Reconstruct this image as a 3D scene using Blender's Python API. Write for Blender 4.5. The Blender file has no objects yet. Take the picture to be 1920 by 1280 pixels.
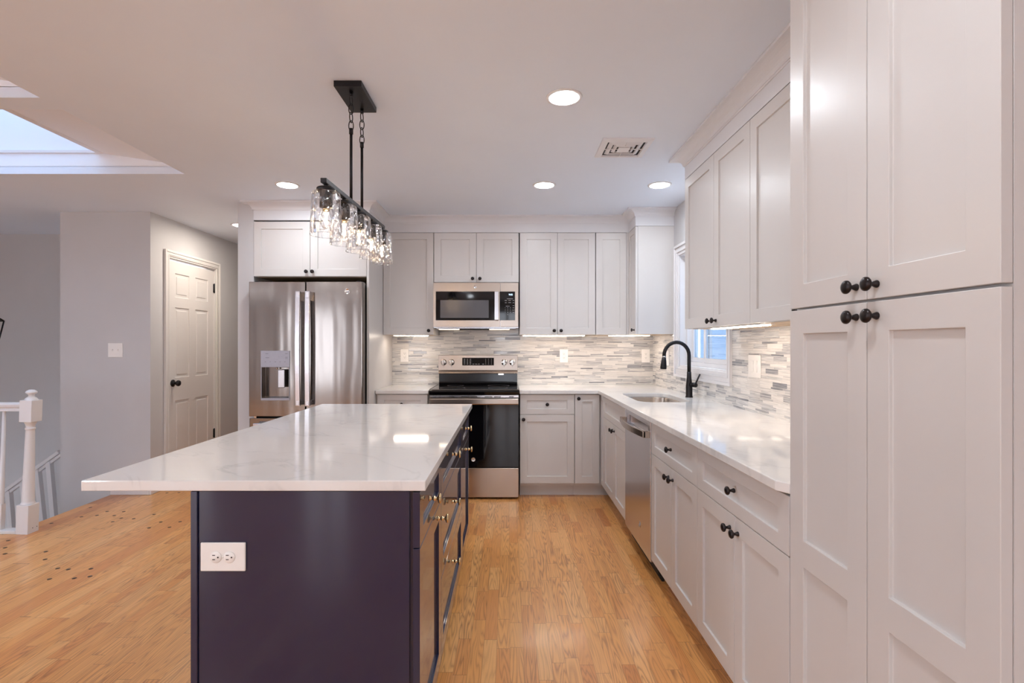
import bpy, bmesh, math, random
from mathutils import Vector, Matrix
random.seed(7)
PI = math.pi
S = bpy.context.scene
COL = S.collection

# ------------------------------------------------------------------ camera
CZ = 1.31
cam = bpy.data.objects.new('camera', bpy.data.cameras.new('camera'))
COL.objects.link(cam); S.camera = cam
cam.location = (0, 0, CZ); cam.rotation_euler = (PI/2, 0, 0)
cam.data.sensor_width = 36; cam.data.lens = 18.0
cam.data.shift_x = 7/1920; cam.data.shift_y = 6/1920
cam.data.clip_start = 0.05
# ------------------------------------------------------------------ world, view
W = bpy.data.worlds.new('world'); S.world = W; W.use_nodes = True
bg = W.node_tree.nodes['Background']
bg.inputs[0].default_value = (0.85, 0.90, 1.0, 1); bg.inputs[1].default_value = 4.6
S.view_settings.view_transform = 'Standard'; S.view_settings.look = 'None'
S.view_settings.gamma = 1; S.view_settings.use_curve_mapping = False
S.view_settings.exposure = 0.60
S.cycles.transparent_max_bounces = 40
DOWN = 118.0      # radiance of a recessed lamp's diffuser
LED = 19.0       # radiance of under-cabinet strips

# ------------------------------------------------------------------ helpers
def lin(c):
    return tuple(((v/255)/12.92 if v/255 <= .04045 else ((v/255+.055)/1.055)**2.4) for v in c) + (1,)
def node(nt, t, **kw):
    n = nt.nodes.new(t)
    for k, v in kw.items(): setattr(n, k, v)
    return n
def mat(name, rgb, rough=.5, metal=0, noise=0.0, nscale=30, bump=0, coat=0, emit=None, estr=0, trans=0, ior=1.5, stretch=(1,1,1), spec=.5, aniso=0, rnoise=0):
    m = bpy.data.materials.new(name); m.use_nodes = True
    nt = m.node_tree; p = nt.nodes['Principled BSDF']
    c = lin(rgb)
    p.inputs['Base Color'].default_value = c; p.inputs['Roughness'].default_value = rough
    p.inputs['Metallic'].default_value = metal; p.inputs['Coat Weight'].default_value = coat
    p.inputs['Coat Roughness'].default_value = .05
    p.inputs['Transmission Weight'].default_value = trans; p.inputs['IOR'].default_value = ior
    p.inputs['Specular IOR Level'].default_value = spec
    p.inputs['Anisotropic'].default_value = aniso
    if emit: p.inputs['Emission Color'].default_value = lin(emit); p.inputs['Emission Strength'].default_value = estr
    if noise or bump or rnoise:
        tc = node(nt, 'ShaderNodeTexCoord'); mp = node(nt, 'ShaderNodeMapping')
        mp.inputs['Scale'].default_value = stretch
        nz = node(nt, 'ShaderNodeTexNoise'); nz.inputs['Scale'].default_value = nscale; nz.inputs['Detail'].default_value = 4
        nt.links.new(tc.outputs['Object'], mp.inputs[0]); nt.links.new(mp.outputs[0], nz.inputs['Vector'])
        if noise:
            r = node(nt, 'ShaderNodeValToRGB')
            r.color_ramp.elements[0].color = tuple(v*(1-noise) for v in c[:3])+(1,)
            r.color_ramp.elements[1].color = tuple(min(1, v*(1+noise)) for v in c[:3])+(1,)
            r.color_ramp.elements[0].position = .3; r.color_ramp.elements[1].position = .7
            nt.links.new(nz.outputs['Fac'], r.inputs[0]); nt.links.new(r.outputs[0], p.inputs['Base Color'])
        if bump:
            b = node(nt, 'ShaderNodeBump'); b.inputs['Distance'].default_value = bump; b.inputs['Strength'].default_value = 1
            nt.links.new(nz.outputs['Fac'], b.inputs['Height']); nt.links.new(b.outputs[0], p.inputs['Normal'])
        if rnoise:
            mr = node(nt, 'ShaderNodeMapRange'); mr.inputs['To Min'].default_value = rough-rnoise; mr.inputs['To Max'].default_value = rough+rnoise
            nt.links.new(nz.outputs['Fac'], mr.inputs['Value']); nt.links.new(mr.outputs[0], p.inputs['Roughness'])
    return m

class M_:                                  # small node-math language
    def __init__(s, nt): s.nt = nt
    def op(s, o, *a):
        n = s.nt.nodes.new('ShaderNodeMath'); n.operation = o
        for i, v in enumerate(a):
            if isinstance(v, (int, float)): n.inputs[i].default_value = v
            else: s.nt.links.new(v, n.inputs[i])
        return n.outputs[0]
    def add(s, a, b): return s.op('ADD', a, b)
    def sub(s, a, b): return s.op('SUBTRACT', a, b)
    def mul(s, a, b): return s.op('MULTIPLY', a, b)
    def gt(s, a, b): return s.op('GREATER_THAN', a, b)
    def lt(s, a, b): return s.op('LESS_THAN', a, b)
    def fl(s, a): return s.op('FLOOR', a)
    def fr(s, a): return s.op('FRACT', a)
    def mn(s, a, b): return s.op('MINIMUM', a, b)
    def ab(s, a): return s.op('ABSOLUTE', a)
    def xyz(s, x, y, z=0.0):
        n = s.nt.nodes.new('ShaderNodeCombineXYZ')
        for i, v in enumerate((x, y, z)):
            if isinstance(v, (int, float)): n.inputs[i].default_value = v
            else: s.nt.links.new(v, n.inputs[i])
        return n.outputs[0]
    def white(s, v):
        n = s.nt.nodes.new('ShaderNodeTexWhiteNoise'); n.noise_dimensions = '3D'
        s.nt.links.new(v, n.inputs['Vector']); return n.outputs['Value']
    def noise(s, v, scale=1, detail=2, dist=0, rough=.5):
        n = s.nt.nodes.new('ShaderNodeTexNoise'); n.inputs['Scale'].default_value = scale
        n.inputs['Detail'].default_value = detail; n.inputs['Distortion'].default_value = dist; n.inputs['Roughness'].default_value = rough
        s.nt.links.new(v, n.inputs['Vector']); return n.outputs['Fac']
    def ramp(s, v, stops, interp='LINEAR'):
        n = s.nt.nodes.new('ShaderNodeValToRGB'); n.color_ramp.interpolation = interp
        e = n.color_ramp.elements
        while len(e) > len(stops): e.remove(e[-1])
        while len(e) < len(stops): e.new(1)
        for i, (p, c) in enumerate(stops):
            e[i].position = p; e[i].color = lin(c) if max(c) > 1 else tuple(c)+(1,)
        s.nt.links.new(v, n.inputs[0]); return n.outputs[0]
    def mix(s, f, a, b, mode='MIX'):
        n = s.nt.nodes.new('ShaderNodeMix'); n.data_type = 'RGBA'; n.blend_type = mode
        for i, v in ((0, f), (6, a), (7, b)):
            if isinstance(v, (int, float)): n.inputs[i].default_value = v
            elif isinstance(v, tuple): n.inputs[i].default_value = v if len(v) == 4 else v+(1,)
            else: s.nt.links.new(v, n.inputs[i])
        return n.outputs[2]

def base_mat(name):
    m = bpy.data.materials.new(name); m.use_nodes = True; nt = m.node_tree
    tc = nt.nodes.new('ShaderNodeTexCoord'); sp = nt.nodes.new('ShaderNodeSeparateXYZ')
    nt.links.new(tc.outputs['Object'], sp.inputs[0])
    return m, nt, nt.nodes['Principled BSDF'], M_(nt), sp.outputs

def floor_mat():
    m, nt, p, q, (x, y, z) = base_mat('strip_oak')
    wide = q.lt(x, -2.3)
    w = q.add(q.mul(wide, .045), .057)
    xs = q.op('DIVIDE', q.add(x, 20), w)
    row = q.fl(xs); fx = q.fr(xs)
    ln = q.add(q.mul(wide, 1.7), .74)
    r1 = q.white(q.xyz(row, 3.3, 0))
    ys = q.op('DIVIDE', q.add(q.add(y, 20), q.mul(r1, 7.7)), ln)
    pid = q.fl(ys); fy = q.fr(ys)
    # irregular butt joints: one joint of the regular lattice shifts by a random share
    sh = q.mul(q.white(q.xyz(row, pid, 9.0)), .7)
    pid2 = q.add(q.mul(pid, 2), q.gt(fy, q.add(sh, .15)))
    idv = q.white(q.xyz(row, pid2, 1.7)); idv2 = q.white(q.xyz(row, pid2, 5.1))
    col = q.ramp(idv, [(0, (200, 120, 56)), (.05, (226, 150, 80)), (.35, (239, 169, 95)), (.7, (242, 175, 102)), (.95, (246, 185, 116)), (1, (218, 140, 72))])
    # cathedral grain = contour lines of a stretched noise, different in every strip
    off = q.mul(idv2, 57)
    n1 = q.noise(q.xyz(q.add(q.mul(x, 13), off), q.add(q.mul(y, .9), off), q.mul(idv, 31)), 1, 2.5, .15)
    rings = q.op('PINGPONG', q.mul(n1, 44), 1.0)
    ringd = q.op('POWER', rings, 2)
    fine = q.noise(q.xyz(q.mul(x, 420), q.add(q.mul(y, 9), off)), 1, 3, 0, .6)
    amp = q.add(q.mul(q.white(q.xyz(row, pid2, 8.8)), .5), .25)
    col = q.mix(q.mul(ringd, amp), col, lin((128, 68, 26)))
    col = q.mix(q.mul(q.sub(1, fine), .3), col, lin((166, 98, 46)))
    blot = q.noise(q.xyz(q.mul(x, 3), q.add(q.mul(y, 1.1), off)), 1, 2)
    col = q.mix(q.mul(q.gt(blot, .0), q.mul(blot, .22)), col, lin((232, 180, 128)))
    gx = q.mn(fx, q.sub(1, fx)); gx = q.lt(gx, .012)
    d2 = q.ab(q.sub(fy, q.add(sh, .15))); gy = q.lt(q.mn(d2, q.mn(fy, q.sub(1, fy))), .0016)
    gap = q.op('MAXIMUM', gx, gy)
    col = q.mix(q.mul(gap, .45), col, lin((110, 66, 34)))
    nt.links.new(col, p.inputs['Base Color'])
    p.inputs['Roughness'].default_value = .3
    p.inputs['Coat Weight'].default_value = .3; p.inputs['Coat Roughness'].default_value = .14
    b = nt.nodes.new('ShaderNodeBump'); b.inputs['Distance'].default_value = .0006
    nt.links.new(q.sub(1, gap), b.inputs['Height']); nt.links.new(b.outputs[0], p.inputs['Normal'])
    return m

def tile_mat(name, axis):
    m, nt, p, q, o = base_mat(name)
    u = o[axis]; v = o[2]; P = .068
    vp = q.op('DIVIDE', q.add(v, 10), P); k = q.fl(vp); f = q.fr(vp)
    ts = (.40, .58, .82)
    row = q.mul(k, 4)
    for t in ts: row = q.add(row, q.gt(f, t))
    d = q.mn(f, q.sub(1, f))
    for t in ts: d = q.mn(d, q.ab(q.sub(f, t)))
    gv = q.lt(d, .011)
    L = q.add(q.mul(q.white(q.xyz(row, 2.2, 0)), .05), .12)
    us = q.add(q.op('DIVIDE', q.add(u, 10), L), q.mul(q.white(q.xyz(row, 4.4, 0)), 9))
    t = q.fl(us); fu = q.fr(us)
    gu = q.lt(q.mn(fu, q.sub(1, fu)), .006)
    a = q.white(q.xyz(row, t, .5)); b_ = q.white(q.xyz(row, t, 6.5))
    col = q.ramp(a, [(0, (232, 227, 221)), (.5, (224, 219, 214)), (.62, (216, 213, 210)), (.84, (206, 203, 202)), (.96, (178, 176, 177)), (1, (150, 150, 154))])
    st = q.noise(q.xyz(q.add(q.mul(u, 7), q.mul(b_, 40)), q.mul(v, 210), q.mul(a, 20)), 1, 3, .4)
    stk = q.ramp(st, [(.42, (1., 1., 1.)), (.62, (.0, .0, .0))])
    sv = q.sub(1, stk)
    amt = q.add(q.mul(q.op('POWER', a, 2.0), .62), .2)
    col = q.mix(q.mul(sv, amt), col, lin((100, 100, 107)))
    g = q.op('MAXIMUM', gv, gu)
    col = q.mix(g, col, lin((214, 208, 202)))
    nt.links.new(col, p.inputs['Base Color'])
    rg = q.add(q.mul(q.gt(b_, .6), -.14), .20); rg = q.op('MAXIMUM', rg, q.mul(g, .6))
    nt.links.new(rg, p.inputs['Roughness'])
    b = nt.nodes.new('ShaderNodeBump'); b.inputs['Distance'].default_value = .0012
    nt.links.new(q.add(q.sub(1, g), q.mul(b_, .6)), b.inputs['Height']); nt.links.new(b.outputs[0], p.inputs['Normal'])
    return m

def quartz_mat():
    m, nt, p, q, (x, y, z) = base_mat('white_quartz')
    n = q.noise(q.xyz(q.mul(x, 1.6), q.add(q.mul(y, 2.4), q.mul(x, .9)), z), 1.3, 5, 1.1)
    v = q.op('POWER', q.sub(1, q.mn(q.mul(q.ab(q.sub(n, .5)), 34), 1)), 2)
    br = q.noise(q.xyz(x, y, z), 5, 3)
    v = q.mul(v, q.op('MAXIMUM', q.sub(q.mul(br, 1.6), .5), 0))
    cl = q.noise(q.xyz(x, y, z), 2.2, 3)
    col = q.ramp(cl, [(.3, (224, 220, 217)), (.7, (231, 227, 224))])
    col = q.mix(q.mul(v, .5), col, lin((158, 155, 156)))
    nt.links.new(col, p.inputs['Base Color']); p.inputs['Roughness'].default_value = .06
    return m

def steel_mat(name, rgb=(176, 168, 164), rough=.26, axis=0, wob=.0):
    m, nt, p, q, (x, y, z) = base_mat(name)
    s = [4, 4, 4]; s[axis] = 4
    if axis == 2: v = q.xyz(q.mul(x, 500), q.mul(y, 500), q.mul(z, 3))
    else: v = q.xyz(q.mul(x, 3), q.mul(y, 3), q.mul(z, 600))
    n = q.noise(v, 1, 2)
    col = q.mix(n, tuple(c*.93 for c in lin(rgb)[:3]), tuple(min(1, c*1.07) for c in lin(rgb)[:3]))
    nt.links.new(col, p.inputs['Base Color'])
    p.inputs['Metallic'].default_value = 1
    nt.links.new(q.add(q.mul(n, .08), rough-.04), p.inputs['Roughness'])
    if wob:
        w = q.noise(q.xyz(q.mul(x, 9), q.mul(y, 9), q.mul(z, 1.1)), 1, 1)
        b = nt.nodes.new('ShaderNodeBump'); b.inputs['Distance'].default_value = wob
        nt.links.new(w, b.inputs['Height']); nt.links.new(b.outputs[0], p.inputs['Normal'])
    return m

def pane_mat():
    m = bpy.data.materials.new('window_glass'); m.use_nodes = True; nt = m.node_tree
    nt.nodes.remove(nt.nodes['Principled BSDF'])
    out = nt.nodes['Material Output']
    t = nt.nodes.new('ShaderNodeBsdfTransparent'); t.inputs[0].default_value = (.66, .77, .86, 1)
    g = nt.nodes.new('ShaderNodeBsdfGlossy'); g.inputs['Roughness'].default_value = .0
    fr = nt.nodes.new('ShaderNodeLayerWeight'); q = M_(nt)
    mx = nt.nodes.new('ShaderNodeMixShader')
    nt.links.new(q.add(q.mul(q.op('POWER', fr.outputs['Facing'], 3), .7), .05), mx.inputs[0]); nt.links.new(t.outputs[0], mx.inputs[1]); nt.links.new(g.outputs[0], mx.inputs[2])
    nt.links.new(mx.outputs[0], out.inputs[0])
    return m

def hammered_mat(name='hammered_glass', bump=True):
    m = bpy.data.materials.new(name); m.use_nodes = True; nt = m.node_tree
    nt.nodes.remove(nt.nodes['Principled BSDF'])
    tr = nt.nodes.new('ShaderNodeBsdfTransparent'); tr.inputs[0].default_value = (.985, .985, .985, 1)
    
    gl = nt.nodes.new('ShaderNodeBsdfGlossy'); gl.inputs['Roughness'].default_value = .03
    fr = nt.nodes.new('ShaderNodeLayerWeight'); fr.inputs['Blend'].default_value = .5
    q = M_(nt); fac = q.add(q.mul(q.op('POWER', fr.outputs['Facing'], 1.9), .72), .11)
    m2 = nt.nodes.new('ShaderNodeMixShader')
    nt.links.new(fac, m2.inputs[0]); nt.links.new(tr.outputs[0], m2.inputs[1]); nt.links.new(gl.outputs[0], m2.inputs[2])
    nt.links.new(m2.outputs[0], nt.nodes['Material Output'].inputs[0])
    tc = nt.nodes.new('ShaderNodeTexCoord'); mp = nt.nodes.new('ShaderNodeMapping'); mp.inputs['Scale'].default_value = (1, 1, .55)
    v = nt.nodes.new('ShaderNodeTexVoronoi'); v.feature = 'SMOOTH_F1'; v.inputs['Scale'].default_value = 55; v.inputs['Smoothness'].default_value = .5
    b = nt.nodes.new('ShaderNodeBump'); b.inputs['Distance'].default_value = .02; b.inputs['Strength'].default_value = 1
    nt.links.new(tc.outputs['Object'], mp.inputs[0]); nt.links.new(mp.outputs[0], v.inputs['Vector'])
    nt.links.new(v.outputs['Distance'], b.inputs['Height'])
    for n_ in (gl, fr) if bump else (): nt.links.new(b.outputs[0], n_.inputs['Normal'])
    return m

WHITE = mat('white_cabinet_paint', (211, 206, 203), .33, noise=.012, nscale=4)
NAVY = mat('navy_cabinet_paint', (28, 32, 62), .35, noise=.03, nscale=5, coat=1.0, spec=.2)
WALL = mat('grey_wall_paint', (201, 199, 200), .6, noise=.015, nscale=3, bump=.00005)
CEIL = mat('ceiling_paint', (226, 233, 245), .65, noise=.01, nscale=3)
SKYW = mat('skylight_shaft_paint', (240, 242, 248), .5, noise=.01, nscale=3)
CROWN = mat('crown_paint', (222, 221, 224), .4, noise=.01, nscale=4)
TRIMW = mat('white_trim_paint', (228, 225, 226), .35, noise=.012, nscale=6)
DOORW = mat('white_door_paint', (222, 217, 214), .4, noise=.012, nscale=5)
FLOOR = floor_mat()
TILEX = tile_mat('linear_mosaic_back', 0); TILEY = tile_mat('linear_mosaic_side', 1)
QUARTZ = quartz_mat()
STEELV = steel_mat('brushed_steel_upright', (142, 135, 130), .15, 2, .0035)
STEELH = steel_mat('brushed_steel', (182, 170, 160), .24, 0, .001)
STEELD = steel_mat('bright_steel', (205, 204, 208), .22, 2)
DISPG = mat('dispenser_grey', (150, 148, 156), .35, .6, noise=.03, nscale=40)
CHROME = mat('polished_metal', (215, 212, 210), .12, 1, rnoise=.03, nscale=60)
BLACKM = mat('black_metal', (38, 36, 38), .38, .6, noise=.1, nscale=50)
KNOBB = mat('dark_bronze_knob', (46, 40, 40), .3, .7, noise=.1, nscale=60)
BRASS = mat('polished_brass', (226, 204, 160), .15, 1, noise=.04, nscale=50)
BLKGL = mat('black_glass', (10, 9, 11), .05, 0, noise=.1, nscale=5, spec=.4)
BLKEN = mat('black_enamel', (14, 13, 15), .16, 0, noise=.1, nscale=20)
GREYGL = mat('grey_oven_mesh_glass', (82, 80, 84), .18, 0, noise=.06, nscale=700)
PLATE = mat('ivory_plastic', (240, 236, 232), .4, noise=.01, nscale=20)
SLOT = mat('dark_slot', (50, 46, 46), .5, noise=.1, nscale=40)
DARK = mat('shadow_gap_dark', (30, 28, 28), .7, noise=.1, nscale=30)
WOODC = mat('birch_cabinet_underside', (214, 184, 150), .5, noise=.06, nscale=8, stretch=(1, 12, 1))
LAMP = mat('lit_diffuser', (250, 246, 242), .5, emit=(238, 247, 255), estr=DOWN, noise=.001)
LAMPH = mat('lit_hall_diffuser', (250, 246, 242), .5, emit=(255, 243, 228), estr=DOWN*1.6, noise=.001)
LEDM = mat('lit_led_strip', (255, 250, 244), .5, emit=(255, 240, 224), estr=LED, noise=.001)
LEDW = mat('lit_hood_lens', (255, 244, 226), .5, emit=(255, 232, 200), estr=4, noise=.001)
FILA = mat('lit_filament', (255, 220, 170), .5, emit=(255, 214, 160), estr=260, noise=.001)
DIGIT = mat('display_digits', (200, 225, 255), .5, emit=(190, 225, 255), estr=1.5, noise=.001)
PRINT = mat('printed_legend', (190, 190, 192), .5, noise=.01)
PRINTD = mat('printed_legend_dark', (92, 90, 98), .5, noise=.01)
GLASS = hammered_mat()
BULB = hammered_mat('clear_bulb_glass', False)
PANE = pane_mat()
PEG = mat('dark_wood_peg', (62, 44, 30), .4, noise=.1, nscale=80)

def new_obj(name, me, parent=None, mats=None):
    o = bpy.data.objects.new(name, me); COL.objects.link(o)
    if parent is not None: o.parent = parent
    for m in (mats or []): me.materials.append(m)
    return o

class MB:
    def __init__(s): s.bm = bmesh.new()
    def quad(s, pts, mi=0):
        f = s.bm.faces.new([s.bm.verts.new(p) for p in pts]); f.material_index = mi; return f
    def box(s, x0, y0, z0, x1, y1, z1, mi=0):
        x0, x1 = min(x0, x1), max(x0, x1); y0, y1 = min(y0, y1), max(y0, y1); z0, z1 = min(z0, z1), max(z0, z1)
        v = [s.bm.verts.new(p) for p in ((x0,y0,z0),(x1,y0,z0),(x1,y1,z0),(x0,y1,z0),(x0,y0,z1),(x1,y0,z1),(x1,y1,z1),(x0,y1,z1))]
        for f in ((3,2,1,0),(4,5,6,7),(0,1,5,4),(1,2,6,5),(2,3,7,6),(3,0,4,7)):
            s.bm.faces.new([v[i] for i in f]).material_index = mi
        return s
    def prism(s, pts, axis, a, b, mi=0):
        """extrude a 2-D polygon (in the two other axes, cyclic order) along axis from a to b"""
        def P(p, t):
            c = [0, 0, 0]; c[axis] = t
            o = [i for i in range(3) if i != axis]; c[o[0]] = p[0]; c[o[1]] = p[1]; return c
        A = [s.bm.verts.new(P(p, a)) for p in pts]; B = [s.bm.verts.new(P(p, b)) for p in pts]
        n = len(pts)
        s.bm.faces.new(A).material_index = mi; s.bm.faces.new(B[::-1]).material_index = mi
        for i in range(n):
            s.bm.faces.new([A[i], B[i], B[(i+1) % n], A[(i+1) % n]]).material_index = mi
        return s
    def lathe(s, prof, org=(0,0,0), axis=(0,0,1), seg=20, mi=0, closed=False, sx=1):
        R = Vector(axis).to_track_quat('Z', 'Y').to_matrix(); org = Vector(org)
        rings = []
        for r, t in prof:
            if r < 1e-6: rings.append([s.bm.verts.new(org + R @ Vector((0, 0, t)))])
            else: rings.append([s.bm.verts.new(org + R @ Vector((r*math.cos(2*PI*k/seg)*sx, r*math.sin(2*PI*k/seg), t))) for k in range(seg)])
        pairs = list(zip(rings, rings[1:]))
        if closed: pairs.append((rings[-1], rings[0]))
        for a, b in pairs:
            for k in range(seg):
                k2 = (k+1) % seg
                if len(a) == 1 and len(b) == 1: continue
                if len(a) == 1: f = [a[0], b[k], b[k2]]
                elif len(b) == 1: f = [a[k], b[0], a[k2]]
                else: f = [a[k], b[k], b[k2], a[k2]]
                fc = s.bm.faces.new(f); fc.material_index = mi; fc.smooth = True
        return s
    def cyl(s, p0, p1, r, seg=16, mi=0, r2=None):
        p0 = Vector(p0); d = Vector(p1)-p0
        return s.lathe([(0, 0), (r, 0), (r if r2 is None else r2, d.length), (0, d.length)], p0, d, seg, mi)
    def tube(s, pts, r, seg=12, mi=0, closed=False):
        pts = [Vector(p) for p in pts]; n = len(pts); rad = r if isinstance(r, (list, tuple)) else [r]*n
        rings = []; up = None
        for i, p in enumerate(pts):
            if closed: t = pts[(i+1) % n]-pts[i-1]
            else: t = pts[min(i+1, n-1)]-pts[max(i-1, 0)]
            t.normalize()
            if up is None:
                up = Vector((0, 0, 1)) if abs(t.z) < .9 else Vector((1, 0, 0))
            a = t.cross(up).normalized(); up = a.cross(t).normalized(); 
            rings.append([s.bm.verts.new(p + (a*math.cos(2*PI*k/seg)+up*math.sin(2*PI*k/seg))*rad[i]) for k in range(seg)])
        prs = list(zip(rings, rings[1:]))
        if closed: prs.append((rings[-1], rings[0]))
        for A, B in prs:
            for k in range(seg):
                f = s.bm.faces.new([A[k], A[(k+1) % seg], B[(k+1) % seg], B[k]]); f.smooth = True; f.material_index = mi
        if not closed:
            s.bm.faces.new(rings[0][::-1]).material_index = mi; s.bm.faces.new(rings[-1]).material_index = mi
        return s
    def slab(s, x0, z0, x1, z1, y0, t, rects, mi=0):
        """upright slab facing -y with recessed rectangles (x0,z0,x1,z1,depth); later rects win"""
        xs = sorted({x0, x1} | {r[0] for r in rects} | {r[2] for r in rects})
        zs = sorted({z0, z1} | {r[1] for r in rects} | {r[3] for r in rects})
        def dep(i, j):
            cx = (xs[i]+xs[i+1])/2; cz = (zs[j]+zs[j+1])/2; d = 0
            for r in rects:
                if r[0] < cx < r[2] and r[1] < cz < r[3]: d = r[4]
            return d
        nx, nz = len(xs)-1, len(zs)-1
        D = [[dep(i, j) for j in range(nz)] for i in range(nx)]
        for i in range(nx):
            for j in range(nz):
                y = y0+D[i][j]
                s.quad([(xs[i],y,zs[j]),(xs[i+1],y,zs[j]),(xs[i+1],y,zs[j+1]),(xs[i],y,zs[j+1])], mi)
                s.quad([(xs[i],y0+t,zs[j]),(xs[i],y0+t,zs[j+1]),(xs[i+1],y0+t,zs[j+1]),(xs[i+1],y0+t,zs[j])], mi)
                # walls toward the neighbours
                for (di, dj) in ((1, 0), (0, 1)):
                    ii, jj = i+di, j+dj
                    yn = y0+D[ii][jj] if ii < nx and jj < nz else y0+t
                    if abs(yn-y) > 1e-7:
                        if di: s.quad([(xs[i+1],y,zs[j]),(xs[i+1],yn,zs[j]),(xs[i+1],yn,zs[j+1]),(xs[i+1],y,zs[j+1])], mi)
                        else: s.quad([(xs[i],y,zs[j+1]),(xs[i+1],y,zs[j+1]),(xs[i+1],yn,zs[j+1]),(xs[i],yn,zs[j+1])], mi)
                if i == 0: s.quad([(xs[0],y,zs[j]),(xs[0],y,zs[j+1]),(xs[0],y0+t,zs[j+1]),(xs[0],y0+t,zs[j])], mi)
                if j == 0: s.quad([(xs[i],y,zs[0]),(xs[i],y0+t,zs[0]),(xs[i+1],y0+t,zs[0]),(xs[i+1],y,zs[0])], mi)
        return s
    def xf(s, M):
        bmesh.ops.transform(s.bm, matrix=M, verts=s.bm.verts); return s
    def build(s, name, mats, parent=None, bevel=0, seg=1, smooth=False, loc=None, ang=30):
        bmesh.ops.remove_doubles(s.bm, verts=s.bm.verts, dist=1e-6)
        bmesh.ops.recalc_face_normals(s.bm, faces=s.bm.faces)
        me = bpy.data.meshes.new(name); s.bm.to_mesh(me); s.bm.free()
        if not isinstance(mats, (list, tuple)): mats = [mats]
        if smooth:
            for p in me.polygons: p.use_smooth = True
        o = new_obj(name, me, parent, mats)
        if loc: o.location = loc
        if bevel:
            b = o.modifiers.new('bevel', 'BEVEL'); b.width = bevel; b.segments = seg; b.limit_method = 'ANGLE'; b.angle_limit = math.radians(ang)
            b.harden_normals = False
        return o

def text_mesh(txt, size, depth=.0004):
    c = bpy.data.curves.new('t', 'FONT'); c.body = txt; c.size = size; c.extrude = depth; c.align_x = 'CENTER'; c.align_y = 'CENTER'
    o = bpy.data.objects.new('t', c); COL.objects.link(o)
    dg = bpy.context.evaluated_depsgraph_get(); dg.update()
    me = bpy.data.meshes.new_from_object(o.evaluated_get(dg))
    bpy.data.objects.remove(o); bpy.data.curves.remove(c)
    return me
def text(name, txt, size, loc, parent, m, rot=(PI/2, 0, 0), depth=.0004):
    me = text_mesh(txt, size, depth); me.materials.clear()
    me.transform(Matrix.Translation(loc) @ Matrix.Rotation(rot[2], 4, 'Z') @ Matrix.Rotation(rot[1], 4, 'Y') @ Matrix.Rotation(rot[0], 4, 'X'))
    return new_obj(name, me, parent, [m])

def thing(name, label, cat, loc=(0,0,0), rz=0, group=None):
    o = bpy.data.objects.new(name, None); COL.objects.link(o); o.empty_display_size = .05
    o.location = loc; o.rotation_euler = (0, 0, rz); o['label'] = label; o['category'] = cat
    if group: o['group'] = group
    return o
def tag(o, label, cat, group=None):
    o['label'] = label; o['category'] = cat
    if group: o['group'] = group
    return o
def struct(o): o['kind'] = 'structure'; return o
def sempty(name):
    o = bpy.data.objects.new(name, None); COL.objects.link(o); o['kind'] = 'structure'; return o

# ================================================================== key sizes
H = 2.47            # ceiling
XW = 1.42           # right wall
YB = 5.01           # back wall
XF = .79            # right-hand base fronts
XU = 1.09           # right-hand upper fronts
YF = 4.384          # back base fronts
YU = 4.64           # back upper fronts
CT = .92            # worktop height
# ================================================================== setting
b = MB()
b.box(-6.6, -4.2, -.25, XW+.1, 3.62, 0)
b.box(-3.47, 3.62, -.25, XW+.1, 8, 0)
# dark pegs of the wide old boards
def fpt(px, py):
    s_ = (py-646)/1.31; return ((px-953)/s_, 960/s_)
pegs = [(572,172),(515,231),(613,222),(677,197),(722,223),(782,198),(766,239),(845,243),(974,216),(325,272),(290,451),(285,500),(712,262),(1016,264),(1138,262),(942,301),(1071,297),(25,337),(52,381),(32,426),(32,465),(365,557),(432,563),(575,559),(313,624),(470,619),(569,607),(958,80),(1055,80),(1131,78),(895,77),(808,80)]
for (a, c) in pegs:
    X, Y = fpt(a/3.37, 900+c/3.37)
    b.lathe([(0, .0008), (.0115, .0008), (.012, 0)], (X, Y, 0), (0, 0, 1), 10, 1)
struct(b.build('floor', [FLOOR, PEG]))
struct(MB().box(-6.6, 3.0, -2.75, -3.0, 5.5, -2.7).build('floor_lower', FLOOR))
# ceiling with the two skylight wells
SX0, SX1 = -5.0, -2.2
b = MB()
b.box(-6.6, -4.2, H, SX0, 8, H+.052); b.box(SX1, -4.2, H, XW+.1, 8, H+.052)
b.box(SX0, -4.2, H, SX1, 1.0, H+.052); b.box(SX0, 2.405, H, SX1, 2.526, H+.052); b.box(SX0, 3.48, H, SX1, 8, H+.052)
struct(b.build('ceiling', CEIL))
# skylight wells: a boxed ledge, then the splayed white shaft up to the roof glass
for n, (y0, y1) in enumerate(((1.0, 2.405), (2.526, 3.48))):
    r = sempty('skylight_%d' % (n+1))
    ix0, ix1 = SX0+.55, -2.78; z1_ = H+.145; t = H+1.5
    b = MB()    # plaster reveal, then the splayed lining, then the upright shaft
    for sx_, xi in ((SX1, ix1), (SX0, ix0)):
        b.prism([(sx_, H+.055), (xi, z1_), (xi, z1_+.03), (sx_, z1_)], 1, y0, y1)
    b.build('splayed_lining', SKYW, r)
    b = MB()
    b.box(SX0, y1, H+.05, SX1, y1+.025, t); b.box(SX0, y0-.025, H+.05, SX1, y0, t)
    b.box(ix1, y0, z1_+.005, ix1+.025, y1, t); b.box(ix0-.025, y0, z1_+.005, ix0, y1, t)
    b.box(SX1, y0, H+.05, SX1+.02, y1, z1_); b.box(SX0-.02, y0, H+.05, SX0, y1, z1_)
    b.build('shaft', SKYW, r)
    b = MB(); b.box(ix1-.012, y0, z1_-.006, ix1+.03, y1, z1_+.012); b.box(ix0, y1-.008, z1_-.004, ix1, y1, z1_+.014); b.build('lining_bead', TRIMW, r)
    MB().box(ix0, y0, t-.03, ix1, y1, t-.02).build('roof_pane', PANE, r)
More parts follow.
